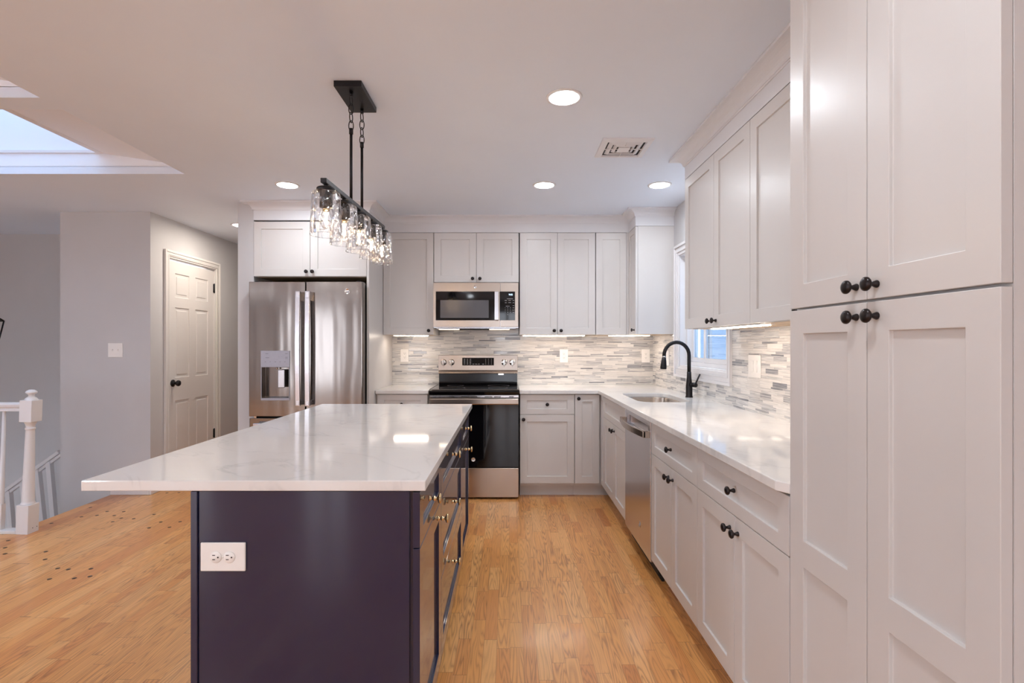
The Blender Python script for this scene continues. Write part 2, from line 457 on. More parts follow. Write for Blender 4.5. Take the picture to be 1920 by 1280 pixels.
# walls
b = MB(); wy0, wy1, wz0, wz1 = 3.315, 4.245, 1.13, 2.05   # opening of window_1
b.box(XW, -4.2, 0, XW+.15, wy0, H); b.box(XW, wy1, 0, XW+.15, 8, H)
b.box(XW, wy0, 0, XW+.15, wy1, wz0); b.box(XW, wy0, wz1, XW+.15, wy1, H)
struct(b.build('wall_right', WALL))
struct(MB().box(-2.08, YB, 0, XW, YB+.12, H).build('wall_back', WALL))
struct(MB().box(-2.21, 4.185, 0, -2.08, 8, H).build('wall_hall_right', WALL))
struct(MB().box(-3.3, 7.4, 0, -2.2, 7.5, H).build('wall_hall_end', WALL))
HX = -3.128; HY = 4.475
dy0, dy1, dz = 4.72, 5.46, 2.105
b = MB()
b.box(HX-.12, HY, 0, HX, dy0, H); b.box(HX-.12, dy1, 0, HX, 7.5, H); b.box(HX-.12, dy0, dz, HX, dy1, H)
struct(b.build('wall_hall_left', WALL))
b = MB(); b.box(-3.916, HY, -2.7, -3.47, HY+.12, H); b.box(-3.47, HY, 0, HX-.12, HY+.12, H); b.box(-3.916, HY+.12, -2.7, -3.80, 5.38, H)
struct(b.build('wall_stair_front', WALL))
struct(MB().box(-6.6, 5.38, -2.7, -3.80, 5.5, H).build('wall_stair_back', WALL))
b = MB()      # left wall, with a living-room opening added for sky light and a low entry window over the stairs
for (y0, y1, z0, z1) in ((-4.2, -2.6, -2.7, H), (-.4, 3.0, -2.7, H), (-2.6, -.4, -2.7, .3), (-2.6, -.4, 2.2, H), (3.0, 3.7, -2.7, H), (3.7, 5.0, -2.7, -1.9), (3.7, 5.0, -.9, H), (5.0, 5.5, -2.7, H)):
    b.box(-6.72, y0, z0, -6.6, y1, z1)
struct(b.build('wall_left', WALL))
struct(MB().box(-6.6, 3.5, -2.7, -3.47, 3.62, -.25).build('wall_stair_near', WALL))
struct(MB().box(-3.47, 3.62, -2.7, -3.40, HY, -.25).build('wall_stair_side', WALL))
b = MB()      # wall behind the camera; three unseen windows added to let in sky light
ops = [(-5.0, -4.1), (-2.9, -2.2), (-.4, .35)]
xs = -6.6
for (a, c) in ops:
    b.box(xs, -4.32, 0, a, -4.2, H); b.box(a, -4.32, 0, c, -4.2, .25); b.box(a, -4.32, 2.2, c, -4.2, H); xs = c
b.box(xs, -4.32, 0, XW+.15, -4.2, H)
struct(b.build('wall_front', WALL))
for n, (a, c) in enumerate(ops):  # frames of the windows added behind the camera for fill light
    b = MB()
    for (x0, z0, x1, z1) in ((a, .25, a+.05, 2.2), (c-.05, .25, c, 2.2), (a, .25, c, .3), (a, 2.15, c, 2.2), ((a+c)/2-.03, .25, (a+c)/2+.03, 2.2), (a-.09, .16, a, 2.29), (c, .16, c+.09, 2.29), (a, .16, c, .25), (a, 2.2, c, 2.29)):
        b.box(x0, -4.28 if x0 >= a and x1 <= c and .25 <= z0 and z1 <= 2.2 else -4.2, z0, x1, -4.2 if x0 >= a and x1 <= c and .25 <= z0 and z1 <= 2.2 else -4.18, z1)
    struct(b.build('window_%d' % (n+3), TRIMW))
# made-up house close outside the sink window, added to darken its panes
SIDING = mat('grey_blue_siding', (104, 120, 138), .7, noise=.1, nscale=3, stretch=(1, .2, 12))
tag(MB().box(3.6, -3, -3, 8, 9.6, 4.5).build('added_house', SIDING), 'made-up grey house outside the sink window, added to dim its panes', 'house')
# the side window over the sink
r = sempty('window_1')
cw = .085
oy0, oy1, oz0, oz1 = wy0-cw, wy1+cw, wz0-cw, wz1+cw
def rframe(b, x0, x1, ay0, az0, ay1, az1, w, mi=0):
    b.box(x0, ay0, az0, x1, ay1, az0+w, mi); b.box(x0, ay0, az1-w, x1, ay1, az1, mi)
    b.box(x0, ay0, az0+w, x1, ay0+w, az1-w, mi); b.box(x0, ay1-w, az0+w, x1, ay1, az1-w, mi)
b = MB()
def profile_frame(b, steps):
    for (o, w, d) in steps:     # inset from outer edge, width, projection
        rframe(b, XW-d, XW+.0, oy0+o, oz0+o, oy1-o, oz1-o, w)
profile_frame(b, [(0, .020, .024), (.02, .03, .014), (.05, .012, .019), (.062, .023, .011)])
b.build('casing', TRIMW, r, .002)
b = MB(); rframe(b, XW, XW+.15, wy0, wz0, wy1, wz1, .012); b.build('jamb', TRIMW, r)
b = MB(); rframe(b, XW+.05, XW+.12, wy0+.012, wz0+.012, wy1-.012, wz1-.012, .03); b.build('window_frame', TRIMW, r, .002)
ym = 3.86
b = MB(); rframe(b, XW+.06, XW+.085, wy0+.042, wz0+.042, ym+.02, wz1-.042, .035); sh = b.build('sash', TRIMW, r, .002)
MB().box(XW+.070, wy0+.077, wz0+.077, XW+.074, ym-.015, wz1-.077).build('pane', PANE, sh)
b = MB(); rframe(b, XW+.088, XW+.112, ym-.015, wz0+.042, wy1-.042, wz1-.042, .035); sh = b.build('sash', TRIMW, r, .002)
MB().box(XW+.098, ym+.02, wz0+.077, XW+.102, wy1-.077, wz1-.077).build('pane', PANE, sh)
# hall door
r = sempty('door_1')
b = MB(); w = dy1-dy0-.006; h = dz-.012
sw, ms = .105, .10
px = [(sw, (w-ms)/2), ((w+ms)/2, w-sw)]
rows = [(.22, .78), (1.0, 1.66), (1.76, 1.98)]
rc = []
for (a, c) in px:
    for (z0, z1) in rows:
        rc.append((a, z0, c, z1, .008)); rc.append((a+.028, z0+.028, c-.028, z1-.028, .003))
b.slab(0, .008, w, h, 0, .035, rc)
R = Matrix.Translation((HX-.012, dy0+.003, 0)) @ Matrix.Rotation(PI/2, 4, 'Z')
b.xf(R); slabo = b.build('door_slab', DOORW, r, .003, 1)
kb = MB(); kz = .95
kb.lathe([(0, 0), (.033, 0), (.033, .006), (.028, .01), (.012, .014), (.011, .03), (.018, .036), (.027, .046), (.029, .056), (.024, .066), (.012, .071), (0, .072)], (HX-.012, dy0+.07, kz), (1, 0, 0), 24)
kb.build('door_knob', BLACKM, slabo)
b = MB(); cz = dz
def cas(o, w_, d):
    b.box(HX, dy0-.075+o, 0, HX+d, dy0-.075+o+w_, cz+.075-o); b.box(HX, dy1+.075-o-w_, 0, HX+d, dy1+.075-o, cz+.075-o)
    b.box(HX, dy0-.075+o+w_, cz+.075-o-w_, HX+d, dy1+.075-o-w_, cz+.075-o)
cas(0, .02, .022); cas(.02, .025, .016); cas(.045, .01, .019); cas(.055, .015, .011)
b.build('casing', DOORW, r, .002)
b = MB(); b.box(HX-.12, dy0-.0, 0, HX, dy0+.002, dz); b.box(HX-.12, dy1-.002, 0, HX, dy1, dz); b.box(HX-.12, dy0, dz-.003, HX, dy1, dz); b.build('jamb', DOORW, r)
for zz in (1.91, .37):
    hb = MB(); hb.box(HX-.013, dy1-.014, zz-.045, HX-.006, dy1+.006, zz+.045); hb.cyl((HX-.004, dy1-.004, zz-.05), (HX-.004, dy1-.004, zz+.05), .006, 10)
    hb.build('hinge', BLACKM, r)
struct(MB().box(-3.47, HY-.014, 0, HX, HY, .11).build('baseboard_stair', TRIMW, bevel=.004))
struct(MB().box(HX-.0, HY-.014, 0, HX+.014, dy0-.076, .11).build('baseboard_hall', TRIMW, bevel=.004))

# ---- crown mouldings (mitred sweeps of one cove profile)
def sweep(path, prof, name):
    n = len(path); P = [Vector(p) for p in path]; nor = []
    for i in range(n-1):
        d = (P[i+1]-P[i]).normalized(); nor.append(Vector((d.y, -d.x)))
    bm = bmesh.new(); rows_ = []
    for i in range(n):
        if i == 0: m = nor[0]
        elif i == n-1: m = nor[-1]
        else:
            a, c = nor[i-1], nor[i]; m = (a+c)/(1+a.dot(c))
        rows_.append([bm.verts.new((P[i].x+m.x*d, P[i].y+m.y*d, z)) for d, z in prof])
    k = len(prof)
    for A, B in zip(rows_, rows_[1:]):
        for j in range(k):
            bm.faces.new([A[j], B[j], B[(j+1) % k], A[(j+1) % k]])
    bm.faces.new(rows_[0]); bm.faces.new(rows_[-1][::-1])
    bmesh.ops.recalc_face_normals(bm, faces=bm.faces)
    me = bpy.data.meshes.new(name); bm.to_mesh(me); bm.free()
    o = new_obj(name, me, None, [CROWN]); o['kind'] = 'structure'; return o
prof = [(-.03, 2.327), (.0, 2.327), (.0, 2.405), (.004, 2.405), (.007, 2.411)]
for k in range(9):
    a = k/8*PI/2; prof.append((.010+.060*(1-math.cos(a)), 2.411+.046*math.sin(a)))
prof += [(.076, 2.457), (.076, H-.0005), (-.03, H-.0005)]
sweep([(-2.08, YB-.01), (-2.08, 4.18), (-1.135, 4.18), (-1.135, YU), (XU, YU), (XU, 4.383), (XW-.001, 4.383)][1:], prof, 'trim_2') if False else None
# left end: returned on itself over the wall end
sweep([(-2.0805, 4.2), (-2.08, 4.18), (-1.135, 4.18), (-1.135, YU), (XU, YU), (XU, 4.383), (XW-.001, 4.383)], prof, 'trim_2')
sweep([(XW-.001, 3.16), (XU, 3.16), (XU, 1.437), (XF, 1.437), (XF, .818), (XW-.001, .818)], prof, 'trim_3')

# ================================================================== cabinet parts
def knob(parent, x, z, m=None, y=0.0, s=1.0):
    b = MB()
    b.lathe([(0, .002), (.0075*s, .0015), (.0085*s, -.002), (.0068*s, -.006), (.0048*s, -.011), (.0048*s, -.014), (.0075*s, -.018), (.0135*s, -.0205), (.0155*s, -.0235), (.015*s, -.0275), (.0105*s, -.031), (.004*s, -.0325), (0, -.0328)], (x, y, z), (0, 1, 0), 24)
    return b.build('knob', m or KNOBB, parent)
def brass_knob(parent, x, z):
    b = MB()
    b.lathe([(0, .001), (.008, .0005), (.0085, -.003), (.0045, -.006), (.0042, -.010), (.0075, -.014), (.0085, -.0165), (.0075, -.019), (.0045, -.023), (.005, -.027), (.0125, -.030), (.0155, -.032), (.016, -.036), (.0145, -.0385), (0, -.040)], (x, 0, z), (0, 1, 0), 24)
    return b.build('knob', BRASS, parent)
def front(parent, name, x0, z0, x1, z1, m=WHITE, st=.060, mids=(), kn=None, rd=.009, kf=knob, gap=.0015):
    x0 += gap; x1 -= gap; z0 += gap; z1 -= gap
    s1 = min(st, (z1-z0)*.28); sx = min(st, (x1-x0)*.30)
    rc = []; zz = z0+s1
    for (ma, mb_) in mids:
        rc.append((x0+sx, zz, x1-sx, ma, rd)); zz = mb_
    rc.append((x0+sx, zz, x1-sx, z1-s1, rd))
    b = MB().slab(x0, z0, x1, z1, 0, .020, rc)
    o = b.build(name, m, parent, .0013, 2)
    for (kx, kz) in ([kn] if kn and not isinstance(kn, list) else (kn or [])): kf(o, kx, kz)
    return o
def base_carcass(parent, w, depth=.62, m=WHITE, ztop=.888, name='carcass', toe=.10):
    b = MB(); b.prism([(.021, toe), (.021, ztop), (depth, ztop), (depth, 0), (.085, 0), (.085, toe)], 0, .0005, w-.0005)
    return b.build(name, m, parent)
def wall_carcass(parent, w, z0, z1, depth=.33, m=WHITE):
    b = MB(); b.box(.0005, .021, z0, w-.0005, depth-.001, z1)
    o = b.build('carcass', m, parent)
    MB().box(.018, .04, z0-.0012, w-.018, depth-.01, z0+.0005).build('underside', WOODC, o)
    return o
def at(name, label, cat, x, y, rz=0, group=None): return thing(name, label, cat, (x, y, 0), rz, group)
DT, DB, DS = .884, .122, .712      # base door top, bottom, drawer split

# ---- base units on the back wall
t = at('base_cabinet', 'white drawer base cabinet in the narrow space between fridge panel and range', 'cabinet', -1.135, YF)
base_carcass(t, .45); front(t, 'drawer_front', .012, DS, .445, DT, kn=(.225, .80)); front(t, 'door', .012, DB, .445, DS, kn=(.39, .655))
t = at('base_cabinet', 'white base cabinet with one drawer and one door right of the range', 'cabinet', .1, YF)
base_carcass(t, .466); front(t, 'drawer_front', 0, DS, .466, DT, kn=(.233, .80)); front(t, 'door', 0, DB, .466, DS, kn=(.03, .672))
t = at('base_cabinet', 'white corner base cabinet with a tall narrow door and knob at its top left', 'cabinet', .566, YF)
base_carcass(t, .853-.0, depth=.62); front(t, 'door', .004, DB, .216, DT, kn=(.035, .85))
# ---- right-hand run (fronts face the island)
def rr(name, label, yfar, cat='cabinet', x=XF): return at(name, label, cat, x, yfar, -PI/2)
t = rr('base_cabinet', 'narrow white filler cabinet door in the corner beside the sink unit', 4.362)
b = MB(); b.box(.0005, .021, .10, .124, .03, .888); b.box(0, .085, 0, .124, .1, .1); b.build('carcass', WHITE, t); front(t, 'door', .002, DB, .124, DT, st=.04)
t = rr('base_cabinet', 'white sink base cabinet with false drawer front and two doors, left of dishwasher', 4.237)
b = MB(); w = .79
b.box(.0005, .021, .10, w-.0005, .04, .888); b.box(.0005, .085, 0, w-.0005, .1, .10); b.box(.0005, .04, .10, .02, .62, .888); b.box(w-.02, .04, .10, w-.0005, .62, .888); b.box(.02, .04, .10, w-.02, .62, .12)
b.build('carcass', WHITE, t)
front(t, 'drawer_front', 0, DS, w, DT); front(t, 'door', 0, DB, w/2, DS, kn=(w/2-.035, .665)); front(t, 'door', w/2, DB, w, DS, kn=(w/2+.035, .665))
t = rr('base_cabinet', 'white base cabinet with one drawer over two doors, just right of the dishwasher', 2.83)
w = .688; base_carcass(t, w); front(t, 'drawer_front', 0, DS, w, DT, kn=(w/2, .80)); front(t, 'door', 0, DB, w/2, DS, kn=(w/2-.032, .66)); front(t, 'door', w/2, DB, w, DS, kn=(w/2+.032, .66))
t = rr('base_cabinet', 'white base cabinet with one wide drawer over two doors, next to the tall pantry', 2.142)
w = .703; base_carcass(t, w); front(t, 'drawer_front', 0, DS, w-.0, DT, kn=(w/2, .80)); front(t, 'door', 0, DB, w/2, DS, kn=(w/2-.032, .66)); front(t, 'door', w/2, DB, w, DS, kn=(w/2+.032, .66))
# ---- pantry
t = rr('pantry_cabinet', 'tall white pantry cabinet with four shaker doors filling the right edge', 1.437, 'pantry')
w = .617; b = MB(); b.prism([(.021, .10), (.021, 2.327), (.625, 2.327), (.625, 0), (.085, 0), (.085, .10)], 0, .0005, w-.0005); b.build('carcass', WHITE, t)
for (a, c, kx) in ((0, w/2, w/2-.032), (w/2, w, w/2+.032)):
    front(t, 'door', a, 1.408, c, 2.325, st=.064, kn=(kx, 1.440)); front(t, 'door', a, DB, c, 1.405, st=.064, mids=[(.713, .785)], kn=(kx, 1.372))
# ---- wall cabinets on the back wall
def wc(label, x0, x1, z0, doors, y=YU, depth=.368, z1=2.325):
    t = at('wall_cabinet', label, 'cabinet', x0, y); w = x1-x0
    wall_carcass(t, w, z0, z1, depth)
    for (a, c, kn) in doors: front(t, 'door', a, z0, c, z1, kn=kn)
    return t
wc('white single-door wall cabinet between fridge panel and microwave', -1.134, -.676, 1.40, [(0, .457, (.415, 1.437))])
wc('short white two-door wall cabinet above the microwave', -.674, .096, 1.875, [(0, .385, (.352, 1.907)), (.385, .770, (.418, 1.907))])
wc('white two-door wall cabinet just right of the microwave', .104, .791, 1.40, [(0, .341, (.311, 1.437)), (.341, .686, (.373, 1.437))])
wc('white narrow wall cabinet with plain knobless door, beside the corner cabinet', .794, 1.074, 1.40, [(0, .279, None)])
t = at('wall_cabinet', 'white corner wall cabinet with side panel facing the room, left of sink window', 'cabinet', XU, YB-.372, -PI/2)
b = MB(); b.box(-.3525, .021, 1.40, .2545, .329, 2.325); b.box(-.016, -.0165, 1.40, .002, .03, 2.325); o = b.build('carcass', WHITE, t)
MB().box(-.3, .04, 1.3988, .24, .32, 1.4005).build('underside', WOODC, o)
front(t, 'door', .004, 1.40, .2535, 2.325, st=.05, kn=(.215, 1.437))
t = at('wall_cabinet', 'deep white two-door cabinet above the refrigerator', 'cabinet', -2.079, 4.18)
w = .922; wall_carcass(t, w, 1.867, 2.316, .82); front(t, 'door', 0, 1.867, w/2, 2.316, kn=(w/2-.025, 1.905)); front(t, 'door', w/2, 1.867, w, 2.316, kn=(w/2+.025, 1.905))
tag(MB().box(-1.156, 4.18, 0, -1.136, YB-.001, 2.325).build('fridge_panel', WHITE, bevel=.001), 'tall white side panel on the right of the refrigerator', 'panel')
# ---- right-hand wall cabinets
def wr(label, yfar, w, doors):
    t = rr('wall_cabinet', label, yfar, x=XU); wall_carcass(t, w, 1.405, 2.325, .329)
    for (a, c, kn) in doors: front(t, 'door', a, 1.405, c, 2.325, kn=kn)
wr('white two-door wall cabinet right of the sink window with lit strip beneath', 3.16, .85, [(0, .442, (.410, 1.437)), (.442, .85, (.474, 1.437))])
wr('white wall cabinet squeezed against the tall pantry', 2.31, .873, [(0, .436, (.405, 1.437)), (.436, .872, (.468, 1.437))])

# ================================================================== worktops
def slab_poly(outer, holes, z0, z1, name, m, bevel=.003):
    bm = bmesh.new(); edges = []
    for loop in [outer]+holes:
        vs = [bm.verts.new((x, y, z1)) for x, y in loop]
        edges += [bm.edges.new((vs[i], vs[(i+1) % len(vs)])) for i in range(len(vs))]
    bmesh.ops.triangle_fill(bm, edges=edges, use_beauty=True, use_dissolve=False)
    fs = list(bm.faces)
    r_ = bmesh.ops.extrude_face_region(bm, geom=fs)
    vs = [g for g in r_['geom'] if isinstance(g, bmesh.types.BMVert)]
    bmesh.ops.translate(bm, vec=(0, 0, z0-z1), verts=vs)
    bmesh.ops.recalc_face_normals(bm, faces=bm.faces)
    me = bpy.data.meshes.new(name); bm.to_mesh(me); bm.free()
    o = new_obj(name, me, None, [m])
    bv = o.modifiers.new('bevel', 'BEVEL'); bv.width = bevel; bv.segments = 2; bv.limit_method = 'ANGLE'; bv.angle_limit = math.radians(40)
    return o
def rrect(x0, y0, x1, y1, r, n=8):
    out = []
    for (cx, cy, a0) in ((x1-r, y0+r, -PI/2), (x1-r, y1-r, 0), (x0+r, y1-r, PI/2), (x0+r, y0+r, PI)):
        for k in range(n+1):
            a = a0+PI/2*k/n; out.append((cx+r*math.cos(a), cy+r*math.sin(a)))
    return out
EX = .768
sink_hole = rrect(.90, 3.475, 1.262, 4.12, .10)
outer = [(.097, 4.362), (EX, 4.362), (EX, 1.475), (EX+.022, 1.439), (XW-.001, 1.439), (XW-.001, YB-.001), (.097, YB-.001)]
tag(slab_poly(outer, [sink_hole], CT-.030, CT, 'worktop', QUARTZ), 'white quartz worktop running from the range round the corner past the sink', 'countertop')
tag(slab_poly([(-1.134, 4.362), (-.681, 4.362), (-.681, YB-.001), (-1.134, YB-.001)], [], CT-.030, CT, 'worktop', QUARTZ), 'short piece of white quartz worktop between fridge panel and range', 'countertop')
# sink
b = MB(); n = None
rings = []
prof_s = [(-.018, CT-.0305), (.004, CT-.0305), (.006, CT-.034), (.012, CT-.19), (.03, CT-.215), (.06, CT-.222)]
bm = b.bm
loops = []
for (ins, z) in prof_s:
    rr_ = .10-ins*.5
    loops.append([bm.verts.new((x, y, z)) for x, y in rrect(.90+ins, 3.475+ins, 1.262-ins, 4.12-ins, max(.03, rr_))])
for A, B in zip(loops, loops[1:]):
    for k in range(len(A)):
        f = bm.faces.new([A[k], A[(k+1) % len(A)], B[(k+1) % len(A)], B[k]]); f.smooth = True
bm.faces.new(loops[-1])
t = thing('kitchen_sink', 'stainless steel undermount sink set into the worktop below the window', 'sink', (0, 0, 0))
bw = b.build('bowl', STEELH, t)
sm = bw.modifiers.new('solid', 'SOLIDIFY'); sm.thickness = .0015; sm.offset = -1
MB().lathe([(0, .002), (.02, .002), (.035, .004), (.042, .001), (.042, 0), (0, 0)], (1.081, 3.80, CT-.2215), (0, 0, 1), 24).build('drain', CHROME, t)
# faucet
fx, fy = 1.342, 3.80
t = thing('kitchen_faucet', 'black gooseneck pull-down faucet standing behind the sink', 'faucet', (fx, fy, CT))
b = MB(); b.lathe([(0, 0), (.027, 0), (.027, .004), (.024, .01), (.0235, .085), (.021, .105), (.0165, .15), (.0155, .19), (0, .19)], (0, 0, 0), (0, 0, 1), 24); b.build('body', BLACKM, t)
pts = [(0, 0, .185), (0, 0, .25), (0, 0, .31)]
R_ = .093
for k in range(1, 15):
    a = PI*k/15*1.09; pts.append((-R_+R_*math.cos(a), 0, .31+R_*1.05*math.sin(a)))
MB().tube(pts, .0135, 14).build('spout', BLACKM, t)
e = Vector(pts[-1]); d = (e-Vector(pts[-2])).normalized()
b = MB(); b.lathe([(0, 0), (.0145, 0), (.0145, .008), (0, .008)], e, d, 20); b.build('collar', CHROME, t)
d2 = (d+Vector((-.12, 0, 0))).normalized()
MB().lathe([(0, 0), (.0145, 0), (.019, .03), (.0235, .075), (.022, .088), (0, .088)], e+d*.008, d, 20).build('spray_head', BLACKM, t)
h = MB().lathe([(0, 0), (.016, 0), (.0175, .03), (.0175, .052), (.014, .056), (0, .056)], (.005, -.012, .095), (.55, -1, 0), 20).build('handle_hub', BLACKM, t)
MB().cyl((.028, -.05, .10), (.055, -.068, .175), .0065, 12, 0, .0055).build('lever', BLACKM, h)
# backsplashes
b = MB(); b.box(-1.135, YB-.008, CT, XW-.007, YB-.0005, 1.40); b.box(-.67, YB-.008, 1.40, .10, YB-.0005, 1.50)
tag(b.build('tile_backsplash', TILEX), 'grey and cream linear mosaic backsplash on the back wall behind the range', 'backsplash')
b = MB(); x0, x1 = XW-.0075, XW-.0005
b.box(x0, oy1, CT, x1, YB-.009, 1.40); b.box(x0, oy0, CT, x1, oy1, oz0); b.box(x0, 1.439, CT, x1, oy0, 1.404)
tag(b.build('tile_backsplash', TILEY), 'grey and cream linear mosaic backsplash around the sink window', 'backsplash')

# ================================================================== island
IX0, IX1 = -.911, -.255
def isl(label, y0): return at('island_cabinet', label, 'cabinet', IX1, y0, PI/2)
def icarc(t, w, y_in=0):
    b = MB(); b.prism([(.021, .10), (.021, .889), (.656, .889), (.656, 0), (.085, 0), (.085, .10)], 0, .0005+y_in, w-.0005); return b.build('carcass', NAVY, t)
A = dict(m=NAVY, st=.06, kf=brass_knob)
t = isl('nearest navy island cabinet with end panel, one drawer over one door', 1.475)
icarc(t, .468, .012)
front(t, 'drawer_front', .0, .722, .468, .886, kn=(.175, .815), **A); front(t, 'door', .0, .11, .468, .722, kn=(.375, .683), **A)
b = MB(); b.box(0, .030, 0, .012, .638, .889); b.box(-.006, .638, 0, .012, .657, .889); b.build('end_panel', NAVY, t, .0012)
t = isl('middle navy island cabinet with three stacked drawers', 1.943)
icarc(t, .871); w = .871
front(t, 'drawer_front', 0, .722, w, .886, kn=(.375, .815), **A); front(t, 'drawer_front', 0, .42, w, .722, kn=(.375, .60), **A); front(t, 'drawer_front', 0, .11, w, .42, kn=(.375, .33), **A)
t = isl('farthest navy island cabinet, facing the range', 2.814)
w = .506; icarc(t, w)
front(t, 'drawer_front', 0, .722, w, .886, kn=(.22, .815), **A); front(t, 'door', 0, .11, w, .722, kn=(.26, .683), **A)
tag(slab_poly([(-1.226, 1.468), (-.2375, 1.468), (-.2375, 3.373), (-1.226, 3.373)], [], .890, .920, 'island_worktop', QUARTZ, .003), 'large white veined quartz top of the navy island, overhanging on the left', 'countertop')

# ================================================================== outlets, switches
def plate(name, label, cat, loc, rz, w, h, kind, rx=0):
    t = thing(name, label, cat, loc, rz)
    if rx: t.rotation_euler = (0, rx, 0)
    MB().box(-w/2, -.006, -h/2, w/2, 0, h/2).build('cover_plate', PLATE, t, .0025, 2)
    if kind == 'duplex':
        for s_ in (-1, 1):
            r_ = MB().lathe([(0, -.0085), (.0155, -.0085), (.0165, -.0075), (.0165, -.0055), (0, -.0055)], (0, 0, s_*.0195), (0, 1, 0), 24).build('receptacle', PLATE, t)
            b = MB()
            for dx in (-.0062, .0062): b.box(dx-.0011, -.0089, s_*.0195+.001, dx+.0011, -.0084, s_*.0195+.009)
            b.lathe([(0, -.0089), (.0024, -.0089), (.0024, -.0084), (0, -.0084)], (0, 0, s_*.0195-.007), (0, 1, 0), 10)
            b.build('slots', SLOT, r_)
        MB().lathe([(0, -.0075), (.0025, -.0072), (.003, -.006), (0, -.006)], (0, 0, 0), (0, 1, 0), 10).build('screw', PLATE, t)
    elif kind == 'decora':
        MB().box(-.0165, -.0085, -.033, .0165, -.0055, .033).build('receptacle', PLATE, t, .001)
        b = MB()
        for s_ in (-.018, .018):
            for dx in (-.0055, .0055): b.box(dx-.001, -.0089, s_+.0, dx+.001, -.0084, s_+.007)
            b.box(-.002, -.0089, s_-.008, .002, -.0084, s_-.004)
        b.build('slots', SLOT, t)
    elif kind == 'rocker':
        for dx in ((0,) if w < .1 else (-.023, .023)):
            MB().prism([(-.0058, -.033), (-.0095, -.033), (-.0065, 0), (-.0095, .033), (-.0058, .033)], 0, dx-.0165, dx+.0165).build('rocker', PLATE, t)
    elif kind == 'toggle':
        for dx in (-.023, .023):
            MB().prism([(-.006, -.010), (-.012, .004), (-.013, .010), (-.006, .010)], 0, dx-.005, dx+.005).build('toggle', PLATE, t)
            MB().box(dx-.006, -.0066, -.0125, dx+.006, -.0058, .0125).build('toggle_slot', SLOT if dx > 9 else PLATE, t)
    return t
ys = YB-.0085
plate('wall_outlet', 'white outlet plate on the mosaic left of the range', 'outlet', (-1.012, ys, 1.204), 0, .078, .127, 'decora')
plate('wall_outlet', 'white outlet plate on the mosaic right of the range', 'outlet', (.543, ys, 1.200), 0, .082, .13, 'decora')
plate('wall_outlet', 'white outlet plate on the back mosaic near the room corner', 'outlet', (1.342, ys, 1.200), 0, .080, .13, 'decora')
plate('light_switch', 'white rocker switch plate on the side mosaic between corner and window', 'switch', (XW-.008, 4.53, 1.193), -PI/2, .08, .135, 'rocker')
plate('wall_outlet', 'large blank-looking white plate on the mosaic right of the sink window', 'outlet', (XW-.008, 2.93, 1.187), -PI/2, .145, .130, 'rocker')
plate('light_switch', 'white double toggle switch plate on the grey stair wall', 'switch', (-3.431, HY-.0005, 1.262), 0, .127, .124, 'toggle')
plate('island_outlet', 'white sideways outlet plate on the navy end of the island', 'outlet', (-.819, 1.4745, .701), 0, .082, .129, 'duplex', -PI/2)

# ================================================================== badge
def badge(parent, x, z, y, r, m=CHROME, nm='badge'):
    b = MB(); b.lathe([(0, -.001), (r*.86, -.001), (r*.9, -.0022), (r, -.0022), (r, .0005), (0, .0005)], (x, y, z), (0, 1, 0), 24)
    o = b.build(nm, m, parent); text('monogram', 'GE', r*.95, (x, y-.0012, z), o, DISPG); return o

# ================================================================== refrigerator
FX0, FX1, FY = -2.072, -1.162, 4.09
t = thing('refrigerator', 'stainless french-door refrigerator with water dispenser', 'refrigerator', (0, 0, 0))
MB().box(FX0+.004, FY+.075, .02, FX1-.004, YB-.06, 1.80).build('body', DARK, t, .004)
mid = (FX0+FX1)/2-.004
def bowed(x0, x1, z0, z1, holes=None):
    """door with softly rounded vertical edges"""
    b = MB(); r_ = .012; y1 = FY+.07
    pts = [(x0, y1), (x0, FY+r_)]
    for k in range(1, 5): a = PI/2*k/4; pts.append((x0+r_*(1-math.cos(a)), FY+r_*(1-math.sin(a))))
    pts += [(x1-r_*(1-math.cos(PI/2*k/4)), FY+r_*(1-math.sin(PI/2*k/4))) for k in (4, 3, 2, 1)]
    pts += [(x1, FY+r_), (x1, y1)]
    b.prism(pts, 2, z0, z1); return b
DZ0, DZ1, DX0, DX1 = .867, 1.130, -1.973, -1.747
# left door is built round the dispenser opening
b = MB(); b.slab(FX0, .737, mid-.002, 1.813, FY, .07, [(DX0, DZ0+.012, DX1, 1.258, .0), (DX0+.004, DZ0+.02, DX1-.004, DZ1, .062)])
ld = b.build('door', STEELV, t, .005, 3)
b = MB(); b.box(DX0-.003, FY-.004, DZ0-.002, DX1+.003, FY+.001, DZ0+.014); b.box(DX0-.003, FY-.004, DZ0+.014, DX0+.004, FY+.001, DZ1+.001); b.box(DX1-.004, FY-.004, DZ0+.014, DX1+.003, FY+.001, DZ1+.001)
b.box(DX0-.003, FY-.005, DZ1, DX1+.003, FY+.001, 1.262)
disp = b.build('dispenser', DISPG, ld, .0015)
b = MB()
for (px_, py_, w_) in ((-.19, 1.237, .022), (-.19, 1.205, .03), (-.033, 1.237, .02), (-.033, 1.208, .02), (-.033, 1.198, .03)):
    b.box(DX1+px_, FY-.0056, py_, DX1+px_+w_ if px_ < -.1 else DX1+px_+.02, FY-.0049, py_+.003)
for k in range(5): b.box(DX0+.03+k*.039, FY-.0056, 1.172, DX0+.04+k*.039+(.004 if k == 2 else 0), FY-.0049, 1.175)
b.build('button_legends', PRINTD, disp)
MB().box(-1.85, FY+.018, DZ1-.165, -1.795, FY+.03, DZ1-.02).build('paddle', STEELD, disp, .004)
MB().cyl((-1.86, FY+.03, DZ1-.018), (-1.86, FY+.03, DZ1+.002), .007, 12).build('water_nozzle', CHROME, disp)
rd = bowed(mid+.002, FX1, .737, 1.813).build('door', STEELV, t, .002)
badge(rd, -1.287, 1.737, FY-.0002, .022)
